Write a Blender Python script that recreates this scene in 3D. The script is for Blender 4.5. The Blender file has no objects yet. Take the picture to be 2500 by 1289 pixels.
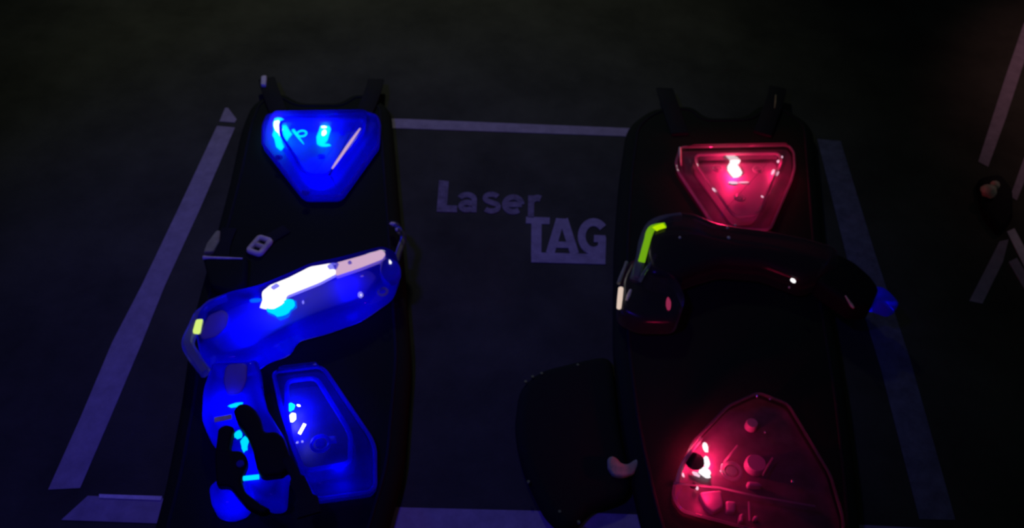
import bpy, bmesh, math, random
from mathutils import Vector, Matrix, Euler, noise as mnoise
random.seed(4)
SC = bpy.context.scene
COL = SC.collection

# ------------------------------------------------------------------ camera
W, H = 2500.0, 1289.0
F = 2100.0                       # focal length in pixels
CAM_H = 1.10
PITCH = math.radians(47.3)
ROLL = math.radians(2.6)
cd = bpy.data.cameras.new('camera')
cd.sensor_width = 36.0
cd.lens = F / W * 36.0
cd.clip_start = 0.01
cd.dof.use_dof = True            # the photograph is softly out of focus
cd.dof.focus_distance = 0.6
cd.dof.aperture_fstop = 12.0
cam = bpy.data.objects.new('camera', cd)
COL.objects.link(cam)
CROT = (Euler((math.pi / 2 - PITCH, 0, 0)).to_matrix() @ Matrix.Rotation(ROLL, 3, 'Z'))
cam.matrix_world = Matrix.Translation((0, 0, CAM_H)) @ CROT.to_4x4()
SC.camera = cam

# ------------------------------------------------------------------ world, lamps of the room, exposure
SC.view_settings.view_transform = 'Standard'
SC.view_settings.look = 'None'
SC.view_settings.exposure = 0.0
SC.view_settings.gamma = 1.0
SC.view_settings.use_curve_mapping = False
SC.cycles.transparent_max_bounces = 24
world = bpy.data.worlds.new('dark_room')
SC.world = world
world.use_nodes = True
bg = world.node_tree.nodes['Background']
bg.inputs[0].default_value = (0.55, 0.72, 1.0, 1)
bg.inputs[1].default_value = 0.016


def area(name, loc, target, sx, sy, col, power):
    d = bpy.data.lights.new(name, 'AREA')
    d.shape = 'RECTANGLE'
    d.size, d.size_y = sx, sy
    d.color = col
    d.energy = power
    o = bpy.data.objects.new(name, d)
    COL.objects.link(o)
    o.location = loc
    o.rotation_euler = (Vector(target) - Vector(loc)).to_track_quat('-Z', 'Y').to_euler()
    return o


def spot(name, loc, target, deg, col, power, rad=0.05):
    d = bpy.data.lights.new(name, 'SPOT')
    d.spot_size = math.radians(deg)
    d.spot_blend = 1.0
    d.shadow_soft_size = rad
    d.color = col
    d.energy = power
    o = bpy.data.objects.new(name, d)
    COL.objects.link(o)
    o.location = loc
    o.rotation_euler = (Vector(target) - Vector(loc)).to_track_quat('-Z', 'Y').to_euler()
    return o


spot('house_lamp', (-0.6, 3.2, 2.0), (-0.35, 1.85, 0), 52, (1.0, 0.97, 0.95), 34.0, 0.12)
spot('ultraviolet_lamp', (-0.75, 0.35, 1.8), (-0.28, 0.85, 0), 54, (0.055, 0.012, 1.0), 33.0, 0.1)
spot('stage_lamp', (1.75, 2.3, 1.4), (1.5, 1.55, 0), 44, (1.0, 0.42, 0.5), 26.0)


def P(px, py, z=0.0):
    """the point at height z seen at photo pixel (px, py)"""
    d = CROT @ Vector((px - W / 2, H / 2 - py, -F))
    t = (z - CAM_H) / d.z
    return Vector((d.x * t, d.y * t, z))


def S(px, py, n=1.0):
    """length in metres of n pixels near (px, py) on the ground"""
    return (P(px + 1, py, 0.05) - P(px, py, 0.05)).length * n


# ------------------------------------------------------------------ materials
def mat(name):
    m = bpy.data.materials.new(name)
    m.use_nodes = True
    nt = m.node_tree
    nt.nodes.clear()
    out = nt.nodes.new('ShaderNodeOutputMaterial')
    return m, nt, out


def N(nt, t, **kw):
    n = nt.nodes.new(t)
    for k, v in kw.items():
        if k in n.inputs:
            n.inputs[k].default_value = v
        else:
            setattr(n, k, v)
    return n


def surf(name, col, rough=0.6, spec=0.3, bump=0.0, bscale=200.0, var=0.0, vscale=6.0, metal=0.0, coat=0.0):
    m, nt, out = mat(name)
    b = N(nt, 'ShaderNodeBsdfPrincipled')
    b.inputs['Base Color'].default_value = (*col, 1)
    b.inputs['Roughness'].default_value = rough
    b.inputs['Specular IOR Level'].default_value = spec
    b.inputs['Metallic'].default_value = metal
    b.inputs['Coat Weight'].default_value = coat
    tc = N(nt, 'ShaderNodeTexCoord')
    if var:
        no = N(nt, 'ShaderNodeTexNoise', Scale=vscale, Detail=6.0, Roughness=0.65)
        nt.links.new(tc.outputs['Object'], no.inputs['Vector'])
        r = N(nt, 'ShaderNodeValToRGB')
        r.color_ramp.elements[0].position = 0.3
        r.color_ramp.elements[1].position = 0.7
        r.color_ramp.elements[0].color = (*[c * (1 - var) for c in col], 1)
        r.color_ramp.elements[1].color = (*[min(1, c * (1 + var)) for c in col], 1)
        nt.links.new(no.outputs['Fac'], r.inputs['Fac'])
        nt.links.new(r.outputs['Color'], b.inputs['Base Color'])
    if bump:
        n2 = N(nt, 'ShaderNodeTexNoise', Scale=bscale, Detail=3.0)
        nt.links.new(tc.outputs['Object'], n2.inputs['Vector'])
        bp = N(nt, 'ShaderNodeBump', Strength=bump, Distance=0.002)
        nt.links.new(n2.outputs['Fac'], bp.inputs['Height'])
        nt.links.new(bp.outputs['Normal'], b.inputs['Normal'])
    nt.links.new(b.outputs['BSDF'], out.inputs['Surface'])
    return m


def clear(name, tint, milky, milk_col, rough=0.06, gloss=1.0, bump=0.0):
    """moulded see-through plastic: part lets light straight through, part scatters it, and a gloss coat"""
    m, nt, out = mat(name)
    tr = N(nt, 'ShaderNodeBsdfTransparent')
    tr.inputs[0].default_value = (*tint, 1)
    tl = N(nt, 'ShaderNodeBsdfTranslucent')
    tl.inputs[0].default_value = (*milk_col, 1)
    df = N(nt, 'ShaderNodeBsdfDiffuse')
    df.inputs[0].default_value = (*milk_col, 1)
    mm = N(nt, 'ShaderNodeMixShader')
    mm.inputs[0].default_value = 0.35
    nt.links.new(tl.outputs[0], mm.inputs[1])
    nt.links.new(df.outputs[0], mm.inputs[2])
    m1 = N(nt, 'ShaderNodeMixShader')
    m1.inputs[0].default_value = milky
    nt.links.new(tr.outputs[0], m1.inputs[1])
    nt.links.new(mm.outputs[0], m1.inputs[2])
    gl = N(nt, 'ShaderNodeBsdfGlossy', Roughness=rough)
    gl.inputs[0].default_value = (gloss, gloss, gloss, 1)
    fr = N(nt, 'ShaderNodeLayerWeight', Blend=0.25)
    m2 = N(nt, 'ShaderNodeMixShader')
    nt.links.new(fr.outputs['Fresnel'], m2.inputs[0])
    nt.links.new(m1.outputs[0], m2.inputs[1])
    nt.links.new(gl.outputs[0], m2.inputs[2])
    if bump:
        tc = N(nt, 'ShaderNodeTexCoord')
        n2 = N(nt, 'ShaderNodeTexNoise', Scale=45.0, Detail=2.0)
        nt.links.new(tc.outputs['Object'], n2.inputs['Vector'])
        bp = N(nt, 'ShaderNodeBump', Strength=bump, Distance=0.004)
        nt.links.new(n2.outputs['Fac'], bp.inputs['Height'])
        nt.links.new(bp.outputs['Normal'], gl.inputs['Normal'])
    nt.links.new(m2.outputs[0], out.inputs['Surface'])
    return m


def glow(name, col, s):
    m, nt, out = mat(name)
    e = N(nt, 'ShaderNodeEmission', Strength=s)
    e.inputs[0].default_value = (*col, 1)
    nt.links.new(e.outputs[0], out.inputs['Surface'])
    return m


M = {}
M['floor'] = surf('dark_carpet', (0.058, 0.064, 0.044), 0.95, 0.05, bump=0.5, bscale=260, var=0.35, vscale=5)
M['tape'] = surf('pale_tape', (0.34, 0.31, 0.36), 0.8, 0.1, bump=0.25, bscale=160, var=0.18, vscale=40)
M['tape_shaded'] = surf('shaded_tape', (0.15, 0.16, 0.22), 0.85, 0.1, bump=0.25, bscale=160, var=0.3, vscale=40)  # darker copy of the tape; the weaker light is put into its colour
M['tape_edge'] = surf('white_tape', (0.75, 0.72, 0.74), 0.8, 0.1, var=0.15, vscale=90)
M['fabric'] = surf('black_fabric', (0.017, 0.024, 0.012), 0.95, 0.08, bump=0.5, bscale=700)
M['webbing'] = surf('black_webbing', (0.016, 0.019, 0.017), 0.85, 0.15, bump=0.6, bscale=500)
M['rubber'] = surf('black_rubber', (0.006, 0.007, 0.006), 0.7, 0.15)
M['tray'] = surf('white_tray', (0.16, 0.15, 0.16), 0.5, 0.4)
M['tray_dark'] = surf('shaded_tray', (0.05, 0.045, 0.05), 0.4, 0.4, var=0.5, vscale=28)  # darker tray copy; fading light inside the pods is put into its colour
M['pale'] = surf('pale_grey_plastic_and_glint', (0.76, 0.70, 0.42), 0.45, 0.5, var=0.35, vscale=60)
M['pale_web'] = surf('pale_grey_webbing', (0.42, 0.46, 0.20), 0.9, 0.1, bump=0.4, bscale=400, var=0.3, vscale=50)
M['steel'] = surf('bright_steel', (0.8, 0.8, 0.82), 0.18, 0.5, metal=1.0)
M['chip'] = surf('grey_chip', (0.5, 0.6, 0.6), 0.5, 0.4)
M['shell_blue'] = clear('clear_blue_shell', (0.30, 0.28, 1.0), 0.40, (0.03, 0.012, 0.95), gloss=0.25, bump=0.1)
M['shell_thin_blue'] = clear('thin_blue_shell', (0.40, 0.38, 1.0), 0.22, (0.04, 0.02, 0.95), gloss=0.3, bump=0.15)
M['shell_frost'] = clear('frosted_blue_shell', (0.30, 0.28, 1.0), 0.5, (0.05, 0.025, 0.95), gloss=0.25, bump=0.15)
M['ridge_blue'] = clear('clear_blue_ridge', (0.3, 0.3, 1.0), 0.85, (0.10, 0.06, 1.0), gloss=0.5)
M['shell_clear'] = clear('clear_shell', (0.96, 0.94, 0.95), 0.035, (0.6, 0.55, 0.58), gloss=0.5, bump=0.2)
M['ridge_clear'] = clear('clear_ridge', (0.9, 0.9, 0.9), 0.6, (0.6, 0.6, 0.6), gloss=0.6, bump=0.2)
M['ridge_faint'] = clear('faint_clear_ridge', (0.9, 0.9, 0.9), 0.22, (0.6, 0.6, 0.6), gloss=0.6, bump=0.2)
M['shell_smoke'] = clear('smoky_clear_shell', (0.55, 0.55, 0.58), 0.30, (0.14, 0.12, 0.13), rough=0.25, bump=0.06)
M['guard'] = clear('clear_guard', (0.8, 0.82, 0.8), 0.40, (0.75, 0.78, 0.74), bump=0.3)
M['hot_white'] = glow('hot_white_led', (0.9, 0.95, 1.0), 12.0)
M['hot_cyan'] = glow('hot_cyan_halo', (0.0, 0.85, 1.0), 7.0)
M['led_white'] = glow('led_white', (1.0, 1.0, 1.0), 1.3)
M['led_and_glint_cyan'] = glow('led_and_glint_cyan', (0.0, 0.62, 1.0), 1.25)
M['led_and_glint_pink'] = glow('led_and_glint_pink', (1.0, 0.62, 0.80), 1.1)
M['bar_white'] = glow('light_bar_white', (1.0, 0.96, 1.0), 1.3)
M['bar_pink'] = glow('lavender_edge_glint', (0.66, 0.42, 0.62), 0.95)
M['yellow'] = glow('fluorescent_yellow', (0.72, 0.95, 0.22), 0.95)
M['green'] = glow('fluorescent_green', (0.25, 0.62, 0.01), 0.62)
M['lime'] = glow('fluorescent_lime', (0.52, 0.85, 0.0), 0.9)
M['warm'] = glow('warm_white_glint', (0.85, 0.66, 0.55), 0.85)  # glow that paints a bright reflection on the right grip
M['tip'] = clear('blue_tip_plastic', (0.4, 0.4, 1.0), 0.6, (0.12, 0.10, 0.95))


# ------------------------------------------------------------------ mesh helpers
ORIGIN = {}


def root(name, label, cat, px, py, group=None, z=0.0):
    o = bpy.data.objects.new(name, None)
    COL.objects.link(o)
    o.empty_display_size = 0.05
    o.location = P(px, py, z)
    o['label'] = label
    o['category'] = cat
    if group:
        o['group'] = group
    ORIGIN[o.name] = Vector(o.location)
    return o


def org(o):
    while o.parent:
        o = o.parent
    return ORIGIN[o.name]


def obj(name, bm, m, parent=None, smooth=True, label=None):
    bmesh.ops.recalc_face_normals(bm, faces=bm.faces)
    if parent is not None:
        off = org(parent)
        base = Vector((0, 0, 0))
    else:
        off = Vector((0, 0, 0))
        for v in bm.verts:
            off += v.co
        off /= max(1, len(bm.verts))
        off.z = min(v.co.z for v in bm.verts)
    for v in bm.verts:
        v.co -= off
    me = bpy.data.meshes.new(name)
    bm.to_mesh(me)
    bm.free()
    if smooth:
        for p in me.polygons:
            p.use_smooth = True
        try:
            me.set_sharp_from_angle(angle=math.radians(38))
        except Exception:
            pass
    me.materials.append(m)
    o = bpy.data.objects.new(name, me)
    COL.objects.link(o)
    if parent is not None:
        o.parent = parent
    else:
        o.location = off
        ORIGIN[o.name] = off
    if label:
        o['label'] = label
    return o


def tag(o, label, cat, group=None):
    o['label'] = label
    o['category'] = cat
    if group:
        o['group'] = group
    return o


def loft(bm, rings, cap0=True, cap1=True, close=True):
    vs = [[bm.verts.new(p) for p in r] for r in rings]
    n = len(rings[0])
    for a, b in zip(vs, vs[1:]):
        for i in range(n if close else n - 1):
            j = (i + 1) % n
            bm.faces.new((a[i], a[j], b[j], b[i]))
    if cap0:
        bm.faces.new(vs[0][::-1])
    if cap1:
        bm.faces.new(vs[-1])
    return bm


def ccw(pts):
    a = sum(p.x * q.y - q.x * p.y for p, q in zip(pts, pts[1:] + pts[:1]))
    return pts if a > 0 else pts[::-1]


def inset(pts, d):
    """offset a counter-clockwise outline inwards by d"""
    n = len(pts)
    out = []
    for i in range(n):
        a, b, c = pts[i - 1], pts[i], pts[(i + 1) % n]
        e0 = (b - a).normalized()
        e1 = (c - b).normalized()
        n0 = Vector((-e0.y, e0.x))
        n1 = Vector((-e1.y, e1.x))
        k = n0 + n1
        den = max(0.35, 1 + n0.dot(n1))
        out.append(b + k * (d / den))
    return out


def rounded(pts, r, seg=4):
    n = len(pts)
    out = []
    for i in range(n):
        a, b, c = pts[i - 1], pts[i], pts[(i + 1) % n]
        l = min(r, 0.42 * (a - b).length, 0.42 * (c - b).length)
        p0 = b + (a - b).normalized() * l
        p1 = b + (c - b).normalized() * l
        for k in range(seg + 1):
            t = k / seg
            out.append(p0 * (1 - t) ** 2 + b * 2 * t * (1 - t) + p1 * t * t)
    return out


def outline(px_pts, z):
    return ccw([P(x, y, z).to_2d() for x, y in px_pts])


def dome(bm, px_pts, z0, z1, r=0.012, bev=0.008, steps=5, ref=None, bottom_bev=0.0):
    """outline in the photo (read at height ref) raised from z0 to z1 with a rounded upper edge"""
    pts = outline(px_pts, (z0 + z1) / 2 if ref is None else ref)
    rings = []
    if bottom_bev:
        rings.append([Vector((p.x, p.y, z0)) for p in rounded(inset(pts, bottom_bev), r)])
        rings.append([Vector((p.x, p.y, z0 + bottom_bev)) for p in rounded(pts, r)])
    else:
        rings.append([Vector((p.x, p.y, z0)) for p in rounded(pts, r)])
    hb = min(bev, (z1 - z0) * 0.8)
    for k in range(steps + 1):
        a = k / steps * math.pi / 2
        rings.append([Vector((p.x, p.y, z1 - hb + hb * math.sin(a)))
                      for p in rounded(inset(pts, bev * (1 - math.cos(a))), r)])
    return loft(bm, rings)


def facet(bm, px_pts, z0, z1, wall, slope, r=0.008, ref=None):
    """a pod shell: upright wall to z0+wall, then a facet sloping in by `slope` to a flat top"""
    pts = outline(px_pts, z0 if ref is None else ref)
    rings = []
    for d, z in ((0, z0), (0, z0 + wall - .002), (.0012, z0 + wall), (slope - .001, z1 - .001), (slope + .001, z1), (slope + .004, z1 + .0003)):
        rings.append([Vector((p.x, p.y, z)) for p in rounded(inset(pts, d), r)])
    return loft(bm, rings)


def tube(bm, pts, rad, n=8, cap=True, closed=False):
    pts = [Vector(p) for p in pts]
    m = len(pts)
    rads = rad if isinstance(rad, (list, tuple)) else [rad] * m
    rings = []
    up = Vector((0, 0, 1))
    prev = None
    for i in range(m):
        if closed:
            t = (pts[(i + 1) % m] - pts[i - 1]).normalized()
        else:
            t = (pts[min(i + 1, m - 1)] - pts[max(i - 1, 0)]).normalized()
        if prev is None:
            u = t.cross(up)
            if u.length < 1e-3:
                u = t.cross(Vector((1, 0, 0)))
            u.normalize()
        else:
            u = (prev - t * prev.dot(t)).normalized()
        prev = u
        v = t.cross(u)
        rings.append([pts[i] + (u * math.cos(2 * math.pi * k / n) + v * math.sin(2 * math.pi * k / n)) * rads[i]
                      for k in range(n)])
    if closed:
        rings.append(rings[0])
        return loft(bm, rings, False, False)
    return loft(bm, rings, cap, cap)


def pxpath(px_pts, z, n=1):
    """path through photo points at height z (number or list), smoothed when n > 1"""
    zs = z if isinstance(z, (list, tuple)) else [z] * len(px_pts)
    pts = [P(x, y, h) for (x, y), h in zip(px_pts, zs)]
    if n <= 1:
        return pts
    out = []
    for i in range(len(pts) - 1):
        p0 = pts[max(i - 1, 0)]
        p1, p2 = pts[i], pts[i + 1]
        p3 = pts[min(i + 2, len(pts) - 1)]
        for k in range(n):
            t = k / n
            out.append(0.5 * ((2 * p1) + (p2 - p0) * t + (2 * p0 - 5 * p1 + 4 * p2 - p3) * t * t
                              + (3 * p1 - p0 - 3 * p2 + p3) * t ** 3))
    out.append(pts[-1])
    return out


def band(bm, pts, w, th, round_=True):
    """flat strap of width w and thickness th lying along a path (bottom on the path)"""
    m = len(pts)
    ws = w if isinstance(w, (list, tuple)) else [w] * m
    rings = []
    for i in range(m):
        t = (pts[min(i + 1, m - 1)] - pts[max(i - 1, 0)])
        t.z = 0
        t.normalize()
        s = Vector((-t.y, t.x, 0))
        h = ws[i] / 2
        e = min(th * 0.45, h * 0.45)
        pr = ((-h, th * .3), (-h, th * .7), (-h + e, th), (h - e, th), (h, th * .7), (h, th * .3), (h - e, 0), (-h + e, 0))
        rings.append([pts[i] + s * a + Vector((0, 0, b)) for a, b in pr])
    return loft(bm, rings)


def disc(bm, c, r, h, n=20, bev=0.3):
    rings = []
    for rr, zz in ((r, 0), (r, h * (1 - bev)), (r * .85, h), (r * .55, h)):
        rings.append([c + Vector((math.cos(2 * math.pi * k / n) * rr, math.sin(2 * math.pi * k / n) * rr, zz)) for k in range(n)])
    return loft(bm, rings)


def ringlet(bm, c, r, t, n=22, k=8):
    pts = [c + Vector((math.cos(2 * math.pi * i / n) * r, math.sin(2 * math.pi * i / n) * r, 0)) for i in range(n)]
    return tube(bm, pts, t, k, closed=True)


def lump(bm, c, rx, ry, rz, ang=0.0, jag=0.25, seed=0, sub=2):
    """small irregular bead"""
    b2 = bmesh.new()
    bmesh.ops.create_icosphere(b2, subdivisions=sub, radius=1.0)
    ca, sa = math.cos(ang), math.sin(ang)
    mp = {}
    for v in b2.verts:
        q = v.co * (1 + jag * mnoise.noise(v.co * 1.7 + Vector((seed * 7.3, seed * 1.9, 0))))
        x, y, z = q.x * rx, q.y * ry, q.z * rz
        mp[v.index] = bm.verts.new(c + Vector((x * ca - y * sa, x * sa + y * ca, z)))
    for f in b2.faces:
        bm.faces.new([mp[v.index] for v in f.verts])
    b2.free()
    return bm


def slab_px(bm, px_pts, z0, z1, ref=None):
    pts = outline(px_pts, z0 if ref is None else ref)
    return loft(bm, [[Vector((p.x, p.y, z0)) for p in pts], [Vector((p.x, p.y, z1)) for p in pts]])


def point(name, px, py, z, col, power, rad, parent):
    d = bpy.data.lights.new(name, 'POINT')
    d.color = col
    d.energy = power
    d.shadow_soft_size = rad
    o = bpy.data.objects.new(name, d)
    COL.objects.link(o)
    o.parent = parent
    o.location = P(px, py, z) - org(parent)
    return o


BLUE = (0.0, 0.0025, 1.0)
RED = (1.0, 0.011, 0.115)

# ------------------------------------------------------------------ setting: floor
bm = bmesh.new()
bmesh.ops.create_grid(bm, x_segments=1, y_segments=1, size=4.0)
for v in bm.verts:
    v.co.z = 0.0
fl = obj('floor', bm, M['floor'], smooth=False)
fl.location = (0, 1.5, 0)
fl['kind'] = 'structure'

# ------------------------------------------------------------------ tape on the floor
TG = 'pale tape strips on the floor'


def tape(px_pts, label, m='tape', th=0.0008):
    b = bmesh.new()
    slab_px(b, px_pts, 0.0002, th + 0.0002, ref=0)
    return tag(obj('floor_tape', b, M[m], smooth=False), label, 'floor tape', TG)


tape([(530, 308), (574, 312), (488, 512), (402, 700), (347, 837), (270, 1020), (196, 1192), (118, 1196), (197, 1020),
      (274, 837), (345, 700), (438, 505)], 'long slanting purple-lit tape strip left of the blue vest')
tape([(550, 264), (557, 264), (578, 292), (573, 300), (536, 297)], 'small dim tape scrap above the upper end of the left strip')
tape([(900, 290), (985, 291), (1520, 313), (1700, 320), (1700, 345), (1520, 333), (985, 314), (900, 312)],
     'level tape strip running between the tops of the two vests')
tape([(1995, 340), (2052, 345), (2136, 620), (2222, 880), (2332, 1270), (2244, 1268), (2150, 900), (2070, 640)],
     'shade-toned tape strip right of the red vest, running down the frame', 'tape_shaded')
bt = bmesh.new()
slab_px(bt, [(215, 1211), (397, 1217), (1000, 1240), (1290, 1247), (1800, 1266), (2290, 1292), (2310, 1350), (1800, 1332), (1300, 1313),
             (375, 1278), (150, 1270)], 0.0002, 0.001, ref=0)
btape = tag(obj('floor_tape', bt, M['tape'], smooth=False), 'wide tape strip along the bottom edge, passing under both vests', 'floor tape', TG)
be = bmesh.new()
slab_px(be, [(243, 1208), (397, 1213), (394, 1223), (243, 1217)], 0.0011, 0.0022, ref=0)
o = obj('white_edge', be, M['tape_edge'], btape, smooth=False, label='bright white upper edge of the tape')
tape([(2388, 395), (2412, 408), (2455, 290), (2520, 90), (2500, 55), (2452, 195)], 'pinkish tape strip slanting up to the right border of the picture')
tape([(2466, 480), (2482, 490), (2540, 345), (2520, 330)], 'short pinkish tape strip at the right border, below the long pinkish one', 'tape')
tape([(2366, 735), (2398, 742), (2448, 640), (2462, 585), (2440, 590)], 'faint tape strip under the pale knob near the right border')
tape([(2462, 640), (2482, 630), (2530, 710), (2520, 740)], 'faint short tape strip low at the right border')
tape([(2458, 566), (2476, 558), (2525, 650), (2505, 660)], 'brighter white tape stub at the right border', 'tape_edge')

# ------------------------------------------------------------------ floor lettering
logo = root('floor_lettering', 'faint purple Laser TAG lettering with a thick underline between the vests', 'lettering', 1290, 560)


def strokes(paths, w):
    """letter from thick pen strokes; each path is a list of photo points"""
    b = bmesh.new()
    for k, path in enumerate(paths):
        ww = w
        if isinstance(path, tuple):
            path, ww = path
        pts = [Vector(p) for p in path]
        L, R = [], []
        for i in range(len(pts)):
            t = (pts[min(i + 1, len(pts) - 1)] - pts[max(i - 1, 0)]).normalized()
            s = Vector((-t.y, t.x)) * ww / 2
            L.append(pts[i] + s)
            R.append(pts[i] - s)
        for i in range(len(pts) - 1):
            q = [L[i], L[i + 1], R[i + 1], R[i]]
            slab_px(b, [(v.x, v.y) for v in q], 0.0002, 0.0011 + 0.00004 * (k % 5), ref=0)
    return b


def arc(cx, cy, rx, ry, a0, a1, n=14):
    return [(cx + rx * math.cos(math.radians(a0 + (a1 - a0) * i / n)), cy + ry * math.sin(math.radians(a0 + (a1 - a0) * i / n))) for i in range(n + 1)]


LET = [
    ('L', [[(1084, 442), (1078, 518)], ([(1070, 509), (1116, 511)], 16)], 24),
    ('a', [arc(1140, 488, 18, 12, 200, 350, 10), [(1158, 484), (1157, 519)], arc(1140, 504, 15, 9, 20, 380, 16)], 13),
    ('s', [arc(1200, 484, 16, 9, -20, -235, 12) + arc(1200, 506, 17, 10, -80, 150, 12)], 12),
    ('e', [[(1233, 500), (1274, 500)], arc(1253, 500, 21, 18, 0, -310, 20)], 13),
    ('r', [[(1297, 478), (1296, 532)], arc(1312, 500, 16, 16, 190, 300, 8)], 15),
    ('T', [([(1284, 538), (1342, 540)], 16), [(1310, 535), (1309, 626)]], 25),
    ('A', [[(1343, 619), (1368, 536)], [(1403, 621), (1376, 536)], ([(1352, 598), (1398, 599)], 15), ([(1362, 540), (1384, 541)], 12)], 21),
    ('G', [arc(1449, 578, 29, 35, -38, -322, 22), ([(1450, 583), (1478, 584)], 17), [(1470, 580), (1469, 626)]], 19),
]
M['paint'] = surf('pale_floor_paint', (0.33, 0.30, 0.36), 0.85, 0.1, bump=0.2, bscale=180, var=0.22, vscale=45)
M['paint_worn'] = surf('worn_floor_paint', (0.20, 0.18, 0.23), 0.85, 0.1, bump=0.2, bscale=180, var=0.4, vscale=60)
for ch, paths, w in LET:
    obj('letter', strokes(paths, w), M['paint_worn'] if ch in 'Laser' else M['paint'], logo, smooth=False)
b = bmesh.new()
slab_px(b, [(1297, 617), (1478, 622), (1478, 646), (1297, 641)], 0.0002, 0.0013, ref=0)
obj('underline', b, M['paint'], logo, smooth=False)

# ------------------------------------------------------------------ vests
VZ = 0.035                      # thickness of the padded vest body


def vest_body(rt, pts, inner):
    b = bmesh.new()
    dome(b, pts, 0.0016, VZ, r=0.03, bev=0.022, steps=6, ref=VZ * .6, bottom_bev=0.004)
    body = obj('vest_body', b, M['fabric'], rt)
    b = bmesh.new()
    op = inset(outline(pts, VZ * .6), 0.022)
    tube(b, [Vector((p.x, p.y, VZ - .0005)) for p in rounded(op, 0.03, 6)], 0.0028, 6, closed=True)
    obj('piping', b, M['webbing'], body)
    return body


def strap(rt, px, z, w, th=0.004, name='strap', m='webbing', n=6, label=None):
    b = bmesh.new()
    band(b, pxpath(px, z, n), w, th)
    return obj(name, b, M[m], rt, label=label)


def buckle(rt, px, py, w, h, ang, z, m='pale', name='buckle', th=0.006, label=None):
    """ladder-lock buckle: rounded frame with a centre bar"""
    b = bmesh.new()
    c = P(px, py, z)
    ca, sa = math.cos(ang), math.sin(ang)

    def q(x, y):
        return Vector((c.x + x * ca - y * sa, c.y + x * sa + y * ca, z))
    fr = [(-w, -h), (w, -h), (w, h), (-w, h)]
    tube(b, [Vector((p.x, p.y, z)) for p in rounded([q(*f).to_2d() for f in fr], min(w, h) * .4, 4)], th * .5, 8, closed=True)
    tube(b, [q(-w, 0), q(w, 0)], th * .45, 8)
    return obj(name, b, M[m], rt, label=label)


def pod(rt, outer, inner, z1, shell, ridge, tray, rim_r=0.0022, slope=0.022, wall=0.012, name='light_pod', panel=None):
    """see-through pod: shell, base tray, ridge loop inside; returns the shell part"""
    b = bmesh.new()
    facet(b, outer, VZ - .001, z1, wall, slope, r=0.009, ref=VZ + wall)
    sh = obj(name, b, M[shell], rt, smooth=True)
    b = bmesh.new()
    po = outline(outer, VZ + wall)
    pts = inset(po, 0.004)
    loft(b, [[Vector((p.x, p.y, VZ + .001)) for p in rounded(pts, .008)], [Vector((p.x, p.y, VZ + .003)) for p in rounded(pts, .008)]])
    obj('base_tray', b, M[tray], sh, smooth=False)
    if panel:
        b = bmesh.new()
        ip = inset(outline(inner, z1 - .006), .001)
        loft(b, [[Vector((p.x, p.y, VZ + .0031)) for p in rounded(ip, .008)], [Vector((p.x, p.y, VZ + .0045)) for p in rounded(ip, .008)]])
        obj('centre_glow', b, M[panel], sh, smooth=False)  # lighter panel paints the brighter centre of the pod
    b = bmesh.new()
    tube(b, [Vector((p.x, p.y, VZ + wall)) for p in rounded(inset(po, .0015), .009, 5)], rim_r, 8, closed=True)
    obj('rim', b, M[ridge], sh)
    if inner:
        b = bmesh.new()
        zi = z1 - .006
        ip = outline(inner, zi)
        tube(b, [Vector((p.x, p.y, zi)) for p in rounded(ip, .012, 6)], rim_r * 1.15, 8, closed=True)
        obj('inner_ridge', b, M[ridge], sh)
        b = bmesh.new()
        rr = [rounded(inset(ip, d), .012, 6) for d in (-.004, 0)]
        loft(b, [[Vector((p.x, p.y, VZ + .0035)) for p in rr[0]], [Vector((p.x, p.y, zi)) for p in rr[1]]], False, False)
        obj('inner_wall', b, M[shell], sh)
    return sh


def screw(sh, px, py, z, r=0.009, m='ridge_clear'):
    b = bmesh.new()
    c = P(px, py, z)
    ringlet(b, c, r, r * .22)
    disc(b, c - Vector((0, 0, .002)), r * .6, .004, 14)
    obj('screw', b, M[m], sh)


def led(sh, px, py, z, rx, ry, ang, m, jag=0.3, seed=0, name='led', rz=None):
    b = bmesh.new()
    lump(b, P(px, py, z), S(px, py, rx), S(px, py, ry) * 1.25, rz or S(px, py, min(rx, ry)) * .5, ang, jag, seed)
    return obj(name, b, M[m], sh)


VG = 'laser tag vests on the floor'
# ---- left vest, blue
LV = root('laser_tag_vest', 'black laser tag vest with blue glowing light pods, left of the lettering', 'vest', 760, 700, VG)
body = vest_body(LV, [(612, 262), (655, 236), (700, 234), (738, 256), (828, 256), (862, 234), (905, 236), (955, 268), (968, 420), (985, 620), (1005, 880), (985, 1150), (935, 1330), (915, 1420),
                      (420, 1420), (365, 1330), (402, 1195), (440, 1000), (470, 780), (520, 600), (560, 450), (588, 320)], None)
strap(LV, [(690, 300), (672, 255), (660, 222), (652, 196)], [.035, .036, .034, .02], .034, .006, 'shoulder_strap')
strap(LV, [(880, 300), (900, 255), (912, 222), (918, 198)], [.035, .036, .034, .02], .034, .006, 'shoulder_strap')
b = bmesh.new()
dome(b, [(638, 188), (651, 186), (649, 211), (637, 210)], .036, .044, r=.003, bev=.003, steps=3)
obj('strap_clip', b, M['tape_edge'], LV, label='small pale strap clip')
U = pod(LV, [(652, 279), (900, 275), (922, 283), (929, 306), (926, 352), (838, 474), (826, 481), (748, 482), (735, 474), (640, 352), (641, 306)],
        [(684, 296), (890, 293), (884, 318), (812, 420), (792, 428), (760, 428), (744, 418), (686, 330)], VZ + .040, 'shell_blue', 'ridge_blue', 'tray', slope=.026, rim_r=.0028)
led(U, 686, 322, .052, 23, 38, .35, 'hot_cyan', .75, 1)  # cyan beads paint the halo and reflections around the LEDs as glow
led(U, 680, 312, .060, 9, 26, .42, 'hot_white', .5, 2)
led(U, 692, 338, .056, 7, 13, .3, 'hot_cyan', .5, 8)
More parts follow.
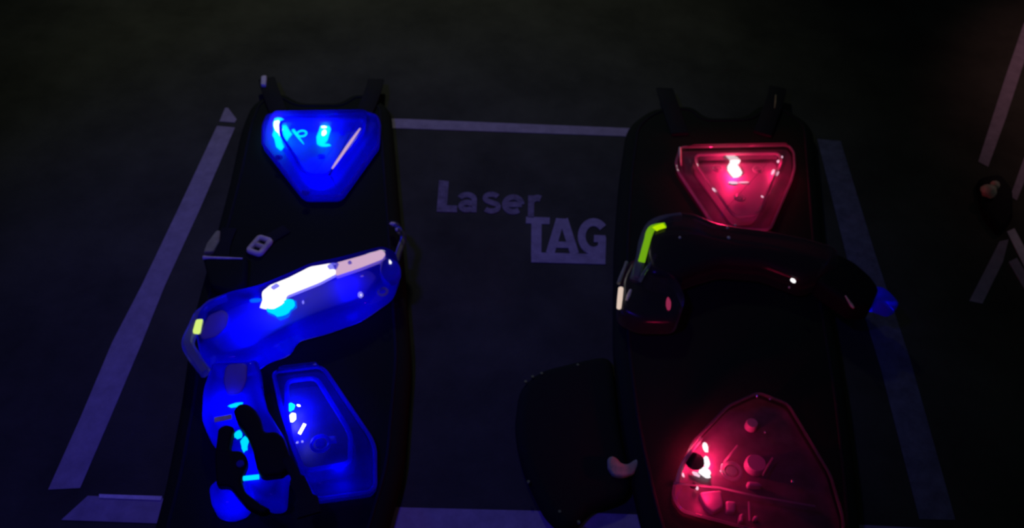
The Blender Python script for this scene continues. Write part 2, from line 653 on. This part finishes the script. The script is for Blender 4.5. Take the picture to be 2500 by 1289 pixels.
led(U, 790, 325, .052, 14, 34, .05, 'hot_cyan', .5, 3)
led(U, 791, 324, .060, 5.5, 9, .0, 'hot_white', .3, 4)
led(U, 791, 310, .060, 7, 3, .0, 'hot_white', .3, 5)
led(U, 792, 354, .056, 15, 4.5, .0, 'hot_cyan', .5, 6)
b = bmesh.new()
ringlet(b, P(737, 326, .056), S(737, 326, 11), .0016)
tube(b, pxpath([(716, 318), (726, 332), (742, 352)], .057, 4), [.003, .0028, .0026, .0024, .0022, .0018, .0014, .001, .0006], 8)
obj('glow_swirl', b, M['hot_cyan'], U)  # glow paints a swirl of light in the pod, not a holder
b = bmesh.new()
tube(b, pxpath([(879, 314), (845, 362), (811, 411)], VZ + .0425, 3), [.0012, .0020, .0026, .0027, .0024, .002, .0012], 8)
M['lav_glint'] = surf('white_edge_glint', (0.9, 0.85, 0.95), 0.25, 0.6, coat=1.0)
EDGE_GLINT = obj('edge_glint', b, M['bar_pink'], U, label='lavender edge reflection, shaped as a glowing rod')  # glowing rod paints the reflection along the pod's ridge
for x, y in ((837, 325), (746, 470), (680, 384), (785, 382)):
    screw(U, x, y, .058, .006, 'ridge_blue')
point('blue_led', 700, 320, .060, BLUE, 0.55, .008, U)
point('blue_led', 790, 330, .060, BLUE, 0.55, .008, U)
point('blue_led', 780, 420, .060, BLUE, 0.12, .01, U)

Lp = pod(LV, [(664, 907), (778, 893), (796, 903), (908, 1068), (918, 1095), (919, 1186), (905, 1203), (768, 1222), (748, 1188), (684, 1000)],
         [(700, 930), (772, 922), (846, 1042), (856, 1066), (854, 1126), (840, 1134), (742, 1150), (712, 1080), (700, 1010)], VZ + .036, 'shell_thin_blue', 'ridge_blue', 'tray_dark', slope=.010, rim_r=.0028)
led(Lp, 709, 994, .0515, 10, 9, .2, 'hot_cyan', .4, 11)
led(Lp, 714, 1019, .0515, 9, 10, 0, 'hot_white', .3, 12)
led(Lp, 729, 990, .0515, 5, 2, -.3, 'hot_white', .3, 13)
b = bmesh.new()
tube(b, pxpath([(746, 1036), (737, 1052), (733, 1060)], .066), .0009, 6)
tube(b, pxpath([(742, 1034), (729, 1058)], .066), .0008, 6)
obj('led_lead', b, M['hot_white'], Lp)
screw(Lp, 782, 1083, .056, .012, 'ridge_blue')
b = bmesh.new()
dome(b, [(799, 1068), (820, 1066), (822, 1079), (802, 1081)], .05, .057, r=.002, bev=.002, steps=2)
obj('sensor_chip', b, M['chip'], Lp, label='small grey sensor chip')
for x, y in ((726, 1080), (738, 1078), (730, 1056)):
    led(Lp, x, y, .060, 2.6, 2.6, 0, 'led_white', .3, x)
point('blue_led', 722, 1015, .060, BLUE, 0.42, .005, Lp)
point('blue_led', 830, 1150, .062, BLUE, 0.05, .01, Lp)

# battery pack and side buckle of the left vest
b = bmesh.new()
dome(b, [(497, 632), (604, 628), (600, 700), (575, 722), (545, 716), (515, 706)], VZ + .0005, VZ + .022, r=.008, bev=.006)
pk = obj('battery_pack', b, M['fabric'], LV)
b = bmesh.new()
tube(b, pxpath([(496, 629), (512, 629), (550, 630), (592, 631)], VZ + .023), [.0035, .0024, .002, .0012], 8)
obj('lid_edge', b, M['pale'], pk, label='pale lid edge of the pack')
buckle(LV, 634, 600, .011, .017, -.35, VZ + .004, 'pale', 'buckle', .010, label='pale grey strap buckle')
b = bmesh.new()
dome(b, [(497, 620), (505, 597), (528, 566), (538, 564), (536, 590), (522, 618)], VZ + .0005, VZ + .008, r=.004, bev=.003, steps=3)
obj('strap_end', b, M['pale_web'], LV, label='pale frayed strap end')
strap(LV, [(560, 560), (545, 600), (540, 640)], VZ + .0005, .026, .004, 'side_strap')
strap(LV, [(700, 560), (650, 590), (620, 622)], VZ + .0005, .022, .003, 'side_strap')

# ---- right vest, red
RV = root('laser_tag_vest', 'black laser tag vest with red glowing light pods, right of the lettering', 'vest', 1780, 700, VG)
vest_body(RV, [(1530, 312), (1590, 268), (1690, 262), (1725, 292), (1815, 290), (1850, 260), (1905, 262), (1985, 312), (2000, 480), (2020, 700), (2065, 960), (2095, 1200), (2110, 1420), (1610, 1420),
               (1560, 1250), (1520, 1050), (1498, 850), (1500, 600), (1512, 440)], None)
strap(RV, [(1660, 330), (1642, 280), (1630, 245), (1622, 220)], [.035, .036, .034, .02], .036, .006, 'shoulder_strap')
strap(RV, [(1860, 330), (1880, 280), (1892, 245), (1898, 218)], [.035, .036, .034, .02], .036, .006, 'shoulder_strap')
b = bmesh.new()
tube(b, pxpath([(1894, 232), (1893, 250), (1891, 264)], .042), [.0012, .0014, .0008], 6)
obj('strap_clip', b, M['pale_web'], RV, label='thin pale strap clip')

RU = pod(RV, [(1660, 358), (1925, 353), (1940, 372), (1942, 410), (1934, 440), (1884, 556), (1872, 563), (1752, 556), (1738, 546), (1654, 420), (1648, 396)],
         [(1698, 378), (1900, 374), (1908, 392), (1856, 512), (1842, 527), (1800, 530), (1786, 520), (1702, 404)], VZ + .034, 'shell_clear', 'ridge_clear', 'tray_dark', slope=.020, rim_r=.0024, panel='tray')
led(RU, 1793, 414, .0425, 16, 22, 0, 'led_white', .35, 21)
led(RU, 1794, 394, .0435, 13, 8, 0, 'led_white', .4, 24)
led(RU, 1790, 446, .0415, 12, 3.5, 0, 'led_and_glint_pink', .3, 22)
led(RU, 1815, 445, .0415, 14, 1.6, .1, 'led_and_glint_pink', .3, 23)
for x, y, a in ((1887, 420, -.45), (1897, 424, -.45), (1900, 394, -.4), (1908, 384, -.5)):  # pink beads paint the light streaks on the pod's right wall
    led(RU, x, y, .060, 3.0, 9 if y > 400 else 4.5, a, 'led_and_glint_pink', .3, x)  # painted light streak, not an LED
led(RU, 1744, 464, .064, 3, 6, .5, 'led_and_glint_pink', .3, 28)
led(RU, 1861, 480, .064, 2.5, 3, .5, 'led_and_glint_pink', .3, 29)
for x, y in ((1752, 411), (1850, 414), (1806, 483)):
    screw(RU, x, y, .050, .0085)
b = bmesh.new()
tube(b, pxpath([(1660, 361), (1661, 380), (1663, 404)], VZ + .016), [.0026, .0022, .0012], 8)
obj('edge_glint', b, M['pale'], RU, label='pale edge reflection, shaped as a rod')  # pale rod paints a reflected streak on the pod's edge
point('red_led', 1794, 416, .056, RED, 0.52, .004, RU)
point('red_led', 1892, 412, .053, RED, 0.09, .004, RU)

RL = pod(RV, [(1641, 1216), (1644, 1180), (1690, 1078), (1775, 990), (1850, 956), (1925, 985), (2030, 1160), (2062, 1270), (2060, 1340), (1990, 1330),
              (1800, 1286), (1664, 1250)],
         None, VZ + .040, 'shell_clear', 'ridge_faint', 'tray_dark', slope=.024, rim_r=.0022)
b = bmesh.new()
tube(b, pxpath([(1646, 1180), (1690, 1184), (1755, 1190), (1850, 1212), (1990, 1236)], VZ + .028), .0014, 8)
tube(b, pxpath([(1712, 1070), (1668, 1130), (1654, 1178)], VZ + .028, 4), .0026, 8)
tube(b, pxpath([(1800, 1088), (1770, 1125), (1764, 1146)], VZ + .02), .0014, 8)
tube(b, pxpath([(1886, 1118), (1872, 1140), (1862, 1160)], VZ + .02), .0014, 8)
tube(b, pxpath([(1828, 1225), (1830, 1272)], VZ + .02), .0014, 8)
obj('inner_ridge', b, M['ridge_clear'], RL)
led(RL, 1722, 1092, .058, 7, 11, 0, 'led_white', .35, 31)
led(RL, 1725, 1128, .058, 8, 14, 0, 'led_white', .3, 32)
led(RL, 1721, 1154, .0415, 13, 13, .4, 'led_white', .6, 33)
led(RL, 1700, 1158, .0415, 11, 4, -.5, 'led_and_glint_pink', .5, 34)
led(RL, 1764, 1138, .0415, 4, 6, -.4, 'led_and_glint_pink', .3, 35)
led(RL, 1762, 1150, .0415, 4, 4, 0, 'led_and_glint_pink', .3, 36)
led(RL, 1701, 1190, .0415, 4, 6, .2, 'led_and_glint_pink', .3, 37)
led(RL, 1668, 1160, .0415, 3, 5, .2, 'led_and_glint_pink', .3, 38)
b = bmesh.new()
disc(b, P(1696, 1127, VZ + .022), S(1696, 1127, 23), .003, 24)
disc(b, P(1692, 1187, VZ + .022), S(1692, 1187, 8), .003, 16)
obj('speaker_cap', b, M['rubber'], RL)
screw(RL, 1786, 1150, .056, .0125)
M['cap'] = surf('pale_moulding', (0.22, 0.2, 0.21), 0.5, 0.4)
for x, y, r in ((1842, 1140, 26), (1832, 1043, 15)):
    b = bmesh.new()
    disc(b, P(x, y, VZ + .0035), S(x, y, r), .012, 24)
    obj('round_boss', b, M['cap'], RL)
for q in ([(1705, 1205), (1760, 1200), (1766, 1240), (1740, 1255), (1722, 1240)], [(1770, 1225), (1796, 1228), (1794, 1254), (1772, 1252)],
          [(1803, 1258), (1815, 1256), (1813, 1278), (1802, 1277)], [(1838, 1262), (1850, 1262), (1850, 1272), (1838, 1272)],
          [(1822, 1178), (1850, 1180), (1862, 1190), (1826, 1190)]):
    b = bmesh.new()
    dome(b, q, VZ + .0035, VZ + .014, r=.004, bev=.003, steps=3)
    obj('moulded_block', b, M['cap'], RL)
for x, y, r in ((1868, 1055, 3.5), (1848, 967, 3), (1880, 974, 2.6), (1935, 1175, 4)):
    b = bmesh.new()
    lump(b, P(x, y, VZ + .035), S(x, y, r), S(x, y, r) * 1.4, S(x, y, r), .3, .3, x)
    obj('rivet', b, M['steel'], RL)
point('red_led', 1726, 1120, .054, RED, 0.60, .004, RL)
point('red_led', 1722, 1205, .060, RED, 0.05, .006, RL)

# side strap of the right vest with metal studs, and a pale strap end
b = bmesh.new()
dome(b, [(1494, 868), (1412, 884), (1316, 908), (1268, 950), (1255, 1050), (1276, 1150), (1330, 1262), (1372, 1300), (1408, 1290), (1440, 1250), (1548, 1214), (1512, 1040)],
       .0016, .024, r=.03, bev=.016, steps=5, bottom_bev=.004)
ss = obj('side_panel', b, M['fabric'], RV)
for x, y in ((1410, 893), (1322, 914), (1300, 922), (1283, 934), (1290, 1178), (1366, 1251), (1412, 1276)):
    b = bmesh.new()
    disc(b, P(x, y, .0215), .0024, .0035, 12)
    obj('stud', b, M['steel'], ss)
b = bmesh.new()
dome(b, [(1483, 1120), (1494, 1114), (1506, 1120), (1516, 1132), (1532, 1135), (1550, 1123), (1567, 1118), (1556, 1140), (1548, 1158), (1520, 1166), (1496, 1162),
         (1484, 1144)], .0245, .031, r=.004, bev=.003, steps=3)
obj('strap_end', b, M['pale_web'], RV, label='pale curved strap end')

# ------------------------------------------------------------------ phasers
PG = 'laser tag phasers lying on the vests'
GZ0, GZ1 = VZ + .0026, VZ + .050
# ---- left phaser
LG = root('laser_tag_phaser', 'blue glowing laser tag phaser with a white light bar, lying across the left vest', 'phaser', 700, 760, PG, VZ)
b = bmesh.new()
dome(b, [(562, 728), (636, 712), (690, 690), (760, 658), (825, 645), (935, 616), (968, 628), (976, 662), (958, 712), (884, 764), (800, 795), (722, 815), (704, 850),
         (648, 868), (600, 905), (520, 905), (492, 880), (478, 800), (500, 760)], GZ0, GZ1, r=.012, bev=.014, steps=6, bottom_bev=.004)
bar = obj('barrel_shell', b, M['shell_blue'], LG)
b = bmesh.new()
dome(b, [(588, 745), (700, 720), (800, 690), (900, 660), (925, 680), (890, 730), (760, 775), (680, 810), (620, 850), (545, 870), (515, 830), (530, 775)],
     GZ0 + .006, GZ0 + .016, r=.012, bev=.004, steps=3)
obj('inner_frame', b, M['tray'], bar)
b = bmesh.new()
dome(b, [(523, 895), (600, 895), (634, 890), (640, 950), (655, 1010), (700, 1080), (716, 1150), (702, 1165), (696, 1238), (655, 1240), (612, 1200), (606, 1246),
         (560, 1262), (522, 1250), (514, 1200), (540, 1180), (545, 1100), (512, 1072), (497, 1035), (500, 965)], GZ0, GZ1 - .006, r=.010, bev=.012, steps=6, bottom_bev=.004)
grip = obj('grip_shell', b, M['shell_frost'], LG)
b = bmesh.new()
dome(b, [(530, 960), (615, 960), (640, 1040), (690, 1150), (660, 1210), (600, 1180), (560, 1120), (520, 1030)], GZ0 + .005, GZ0 + .012, r=.01, bev=.003, steps=3)
obj('inner_frame', b, M['tray'], grip)
M['pad'] = clear('lavender_pad', (0.55, 0.5, 1.0), 0.8, (0.62, 0.45, 0.75), rough=0.3, gloss=0.3)
b = bmesh.new()
dome(b, [(552, 890), (604, 886), (602, 930), (588, 962), (556, 968), (545, 930)], GZ1 - .008, GZ1 - .004, r=.008, bev=.003, steps=3)
obj('palm_pad', b, M['pad'], grip, label='pale lavender palm pad')
b = bmesh.new()
dome(b, [(508, 772), (545, 756), (562, 770), (556, 800), (530, 826), (497, 834), (488, 822)], GZ1 - .006, GZ1 + .0005, r=.006, bev=.003, steps=3)
obj('rear_plate', b, M['pad'], bar, label='pale lavender rear plate')
# light bar on the upper edge, in two lit sections, with two dark spacers
b = bmesh.new()
dome(b, [(640, 716), (660, 700), (705, 682), (758, 655), (812, 646), (822, 668), (780, 690), (735, 708), (700, 722), (696, 738), (660, 742), (642, 732)], GZ1 - .006, GZ1 + .006, r=.004, bev=.004, steps=4)
obj('light_bar', b, M['bar_white'], LG, label='bright white section of the light bar')
b = bmesh.new()
dome(b, [(819, 646), (880, 629), (932, 613), (942, 621), (934, 634), (880, 655), (820, 675)], GZ1 - .007, GZ1 + .005, r=.004, bev=.004, steps=4)
obj('light_bar', b, M['bar_pink'], LG, label='dimmer lavender section of the light bar')
for c in ([(798, 650), (812, 642), (828, 643), (822, 655), (804, 658)], [(660, 702), (676, 692), (684, 698), (668, 708)], [(848, 640), (856, 636), (860, 642), (852, 645)]):
    b = bmesh.new()
    dome(b, c, GZ1 + .004, GZ1 + .009, r=.002, bev=.002, steps=2)
    obj('spacer', b, M['tip'], LG)
led(LG, 668, 735, GZ1 + .002, 27, 26, .3, 'led_white', .45, 41)
led(LG, 690, 750, GZ1 - .002, 30, 24, -.3, 'led_and_glint_cyan', .55, 42)  # cyan bead paints the fringe of light around the white LED
led(LG, 625, 733, GZ1 - .006, 14, 5, .2, 'led_and_glint_cyan', .5, 43)
led(LG, 714, 740, GZ1 - .001, 5, 6, 0, 'led_white', .3, 44)
led(LG, 740, 738, GZ1 - .002, 2.5, 5, .3, 'led_white', .3, 45)
led(LG, 880, 720, GZ1 - .002, 6, 7.5, .3, 'led_white', .3, 46)
led(LG, 884, 674, GZ1 - .001, 4, 1.8, .3, 'bar_pink', .3, 47)
for x, y in ((934, 712), (940, 640)):
    b = bmesh.new()
    ringlet(b, P(x, y, GZ1 - .006), S(x, y, 11), .002)
    obj('screw', b, M['guard'], LG)
b = bmesh.new()
dome(b, [(930, 640), (952, 630), (974, 645), (980, 665), (968, 690), (940, 690), (926, 668)], GZ1 - .012, GZ1 + .002, r=.008, bev=.006, steps=4)
obj('muzzle_cap', b, M['tip'], LG)
b = bmesh.new()
tube(b, pxpath([(953, 546), (966, 549), (974, 562), (985, 580), (975, 610), (968, 632)], [.05, .055, .06, .06, .065, .07], 4), .0055, 8)
lp = obj('hanging_loop', b, M['shell_smoke'], LG)
b = bmesh.new()
lump(b, P(962, 547, .058), .008, .0035, .003, -.2, .3, 3)
lump(b, P(972, 561, .062), .005, .004, .003, -.2, .3, 5)
obj('loop_crimp', b, M['pale'], lp)
# rear guard with the yellow marker
b = bmesh.new()
band(b, pxpath([(556, 733), (520, 748), (494, 772), (478, 805), (462, 845), (478, 880), (506, 918)], GZ1 - .018, 4),
     [.007] * 4 + [.011] * 4 + [.018] * 13 + [.016] * 4, .014)
gd = obj('rear_guard', b, M['guard'], LG)
b = bmesh.new()
dome(b, [(479, 781), (497, 780), (489, 814), (470, 812)], GZ1 - .004, GZ1 + .001, r=.003, bev=.002, steps=3)
obj('marker', b, M['yellow'], gd, label='glowing yellow-green marker')
# black grip hardware over the glowing grip
GT = GZ1 - .005
b = bmesh.new()
dome(b, [(570, 1006), (586, 990), (606, 990), (626, 1004), (640, 1030), (648, 1060), (676, 1056), (694, 1070), (714, 1130), (722, 1158), (700, 1152), (690, 1162),
         (640, 1168), (628, 1148), (618, 1100), (602, 1064), (580, 1034)], GT, GT + .014, r=.006, bev=.005, steps=4)
obj('trigger', b, M['rubber'], LG)
b = bmesh.new()
dome(b, [(534, 1050), (552, 1040), (574, 1046), (566, 1076), (562, 1104), (590, 1104), (604, 1118), (606, 1136), (596, 1158), (590, 1176), (600, 1204), (634, 1232),
         (664, 1248), (640, 1258), (604, 1242), (576, 1210), (562, 1190), (530, 1190), (526, 1120)], GT, GT + .012, r=.006, bev=.004, steps=4)
tg = obj('trigger_guard', b, M['rubber'], LG)
b = bmesh.new()
disc(b, P(587, 1133, GT + .0121), S(587, 1133, 9), .003, 16)
obj('button', b, M['tip'], tg, label='small blue button')
strap(LG, [(700, 1120), (722, 1165), (745, 1215), (755, 1260)], [GT + .012, GT + .008, GT + .004, GT + .004], [.012] * 7 + [.02] * 6 + [.030] * 6, .004, 'wrist_strap')
led(LG, 575, 989, GT + .002, 17, 5, .35, 'led_and_glint_cyan', .4, 51)  # glowing beads here paint the cyan glints on the grip
led(LG, 582, 1062, GT + .002, 9, 9, .2, 'led_and_glint_cyan', .6, 52)  # painted cyan glint, not an LED
led(LG, 598, 1083, GT + .002, 9, 17, .25, 'led_and_glint_cyan', .6, 53)  # painted cyan glint, not an LED
b = bmesh.new()
tube(b, pxpath([(594, 1168), (614, 1166), (632, 1164)], GT + .004), .0032, 8)
obj('cyan_glint', b, M['led_and_glint_cyan'], LG, label='cyan glint on the grip, shaped as a bar')  # glow paints a bright glint across the grip
b = bmesh.new()
band(b, pxpath([(524, 1026), (545, 1022), (566, 1018)], GT + .001, 3), .008, .0015)
obj('grip_label', b, M['pale'], LG)
point('blue_led', 668, 752, GZ1 - .016, BLUE, 0.30, .008, LG)
point('blue_led', 600, 820, GZ1 - .018, BLUE, 0.14, .01, LG)
point('blue_led', 850, 710, GZ1 - .018, BLUE, 0.11, .01, LG)
point('blue_led', 560, 1000, GZ1 - .020, BLUE, 0.16, .01, LG)
point('blue_led', 610, 1150, GZ1 - .020, BLUE, 0.08, .01, LG)
point('blue_led', 570, 1225, GZ1 - .020, BLUE, 0.03, .01, LG)

# ---- right phaser
RG = root('laser_tag_phaser', 'dark unlit laser tag phaser with a green marker strip, lying across the right vest', 'phaser', 1780, 650, PG, VZ)
b = bmesh.new()
dome(b, [(1600, 545), (1640, 534), (1690, 538), (1740, 560), (1790, 570), (1880, 582), (1960, 598), (2040, 622), (2046, 672), (1960, 706), (1860, 668), (1760, 660),
         (1690, 680), (1650, 700), (1580, 690), (1565, 640), (1570, 585)], GZ0, GZ1, r=.012, bev=.014, steps=6, bottom_bev=.004)
rbar = obj('barrel_shell', b, M['shell_smoke'], RG)
b = bmesh.new()
dome(b, [(1610, 580), (1690, 575), (1800, 600), (1960, 625), (2010, 650), (1960, 680), (1840, 640), (1720, 640), (1640, 670), (1595, 650)], GZ0 + .005, GZ0 + .02, r=.01, bev=.005, steps=3)
obj('inner_frame', b, M['rubber'], rbar)
b = bmesh.new()
dome(b, [(1556, 640), (1650, 690), (1672, 740), (1650, 800), (1560, 800), (1508, 775), (1508, 700), (1530, 655)], GZ0, GZ1 - .008, r=.012, bev=.012, steps=6, bottom_bev=.004)
rgrip = obj('grip_shell', b, M['shell_smoke'], RG)
b = bmesh.new()
band(b, pxpath([(1660, 536), (1625, 542), (1590, 556), (1570, 596), (1562, 640), (1548, 690)], GZ1 - .014, 5), [.012] * 5 + [.016] * 21, .014)
rgd = obj('rear_guard', b, M['guard'], RG)
b = bmesh.new()
band(b, pxpath([(1624, 551), (1600, 555), (1587, 566), (1578, 596), (1566, 640)], GZ1 + .0005, 5), [.011] * 6 + [.012] * 7 + [.011] * 8, .003)
obj('marker', b, M['green'], rgd, label='glowing green marker strip')
b = bmesh.new()
band(b, pxpath([(1622, 551), (1606, 556), (1598, 560)], GZ1 + .0036, 3), .011, .001)
obj('marker_end', b, M['lime'], rgd, label='brightest lime end of the marker')
b = bmesh.new()
tube(b, pxpath([(1692, 535), (1716, 545), (1742, 554), (1776, 560)], GZ1 - .020, 4), [.0012] + [.0022] * 11 + [.0008], 8)
obj('upper_ridge', b, M['ridge_clear'], rbar)
b = bmesh.new()
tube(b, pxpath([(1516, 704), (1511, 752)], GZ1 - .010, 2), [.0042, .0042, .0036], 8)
obj('glint', b, M['warm'], rgrip, label='bright warm white reflection on a plain bar')  # glow stands in for a bright reflection on a plain bar
b = bmesh.new()
tube(b, pxpath([(1540, 708), (1530, 734)], GZ1 - .008, 2), [.0022, .0034, .002], 8)
obj('glint', b, M['pale'], rgrip, label='pale second reflection, shaped as a bar')  # pale bar stands in for a second reflection
b = bmesh.new()
tube(b, pxpath([(1530, 640), (1520, 666), (1510, 692)], GZ1 - .008, 2), [.003, .0024, .003, .0032, .003], 8)
obj('clip_rod', b, M['pale_web'], rgrip, label='pale clip rod')
b = bmesh.new()
tube(b, pxpath([(1600, 622), (1592, 640), (1576, 660), (1562, 686)], GZ1 - .004, 3), .003, 8)
obj('trigger', b, M['guard'], rgrip)
M['redclear'] = clear('red_glint_clear', (1.0, .3, .4), 0.6, (0.9, 0.08, 0.2))
M['redglow'] = glow('red_glint', (0.27, 0.02, 0.07), 1.0)  # glow that paints a red reflection on the grip
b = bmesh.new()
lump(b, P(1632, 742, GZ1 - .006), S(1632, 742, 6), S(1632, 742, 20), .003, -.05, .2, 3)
obj('glint', b, M['redglow'], rgrip, label='dim red diamond reflection')  # painted red reflection, no lamp of its own
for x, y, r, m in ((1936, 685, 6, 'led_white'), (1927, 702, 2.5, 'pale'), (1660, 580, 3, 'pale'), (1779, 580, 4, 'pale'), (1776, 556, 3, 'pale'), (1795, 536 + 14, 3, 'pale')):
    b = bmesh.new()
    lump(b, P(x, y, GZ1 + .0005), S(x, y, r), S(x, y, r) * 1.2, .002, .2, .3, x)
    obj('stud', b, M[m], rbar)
# front end with the blue muzzle tip
b = bmesh.new()
dome(b, [(2030, 630), (2080, 655), (2120, 690), (2140, 720), (2120, 765), (2075, 765), (2010, 720), (1985, 700)], GZ0 + .004, GZ1 - .006, r=.01, bev=.010, steps=5, bottom_bev=.003)
obj('muzzle_shell', b, M['rubber'], RG)
b = bmesh.new()
dome(b, [(2080, 722), (2110, 708), (2150, 710), (2172, 728), (2192, 752), (2170, 764), (2130, 748), (2096, 760)], GZ0 + .006, GZ1 - .012, r=.006, bev=.008, steps=5, bottom_bev=.003)
tip = obj('muzzle_tip', b, M['tip'], RG, label='blue lit muzzle tip')
point('muzzle_led', 2135, 730, GZ0 + .02, BLUE, 0.006, .006, tip)
b = bmesh.new()
tube(b, pxpath([(2064, 722), (2074, 738), (2084, 752)], GZ1 - .005, 2), [.001, .0014, .002, .0026, .0016], 8)
obj('muzzle_glint', b, M['pale'], RG)  # pale rod paints a highlight beside the muzzle tip

# ------------------------------------------------------------------ pale knob near the right border
kb = root('tripod_knob', 'small pale knob on a dark clamp near the right border', 'knob', 2420, 468)
b = bmesh.new()
dome(b, [(2385, 440), (2440, 430), (2470, 470), (2470, 540), (2440, 570), (2400, 520)], .0012, .02, r=.012, bev=.008, steps=4)
obj('clamp', b, M['rubber'], kb)
b = bmesh.new()
lump(b, P(2414, 466, .028), .015, .016, .011, .3, .35, 2)
lump(b, P(2430, 452, .030), .008, .009, .008, .3, .3, 5)
obj('knob', b, M['pale'], kb)
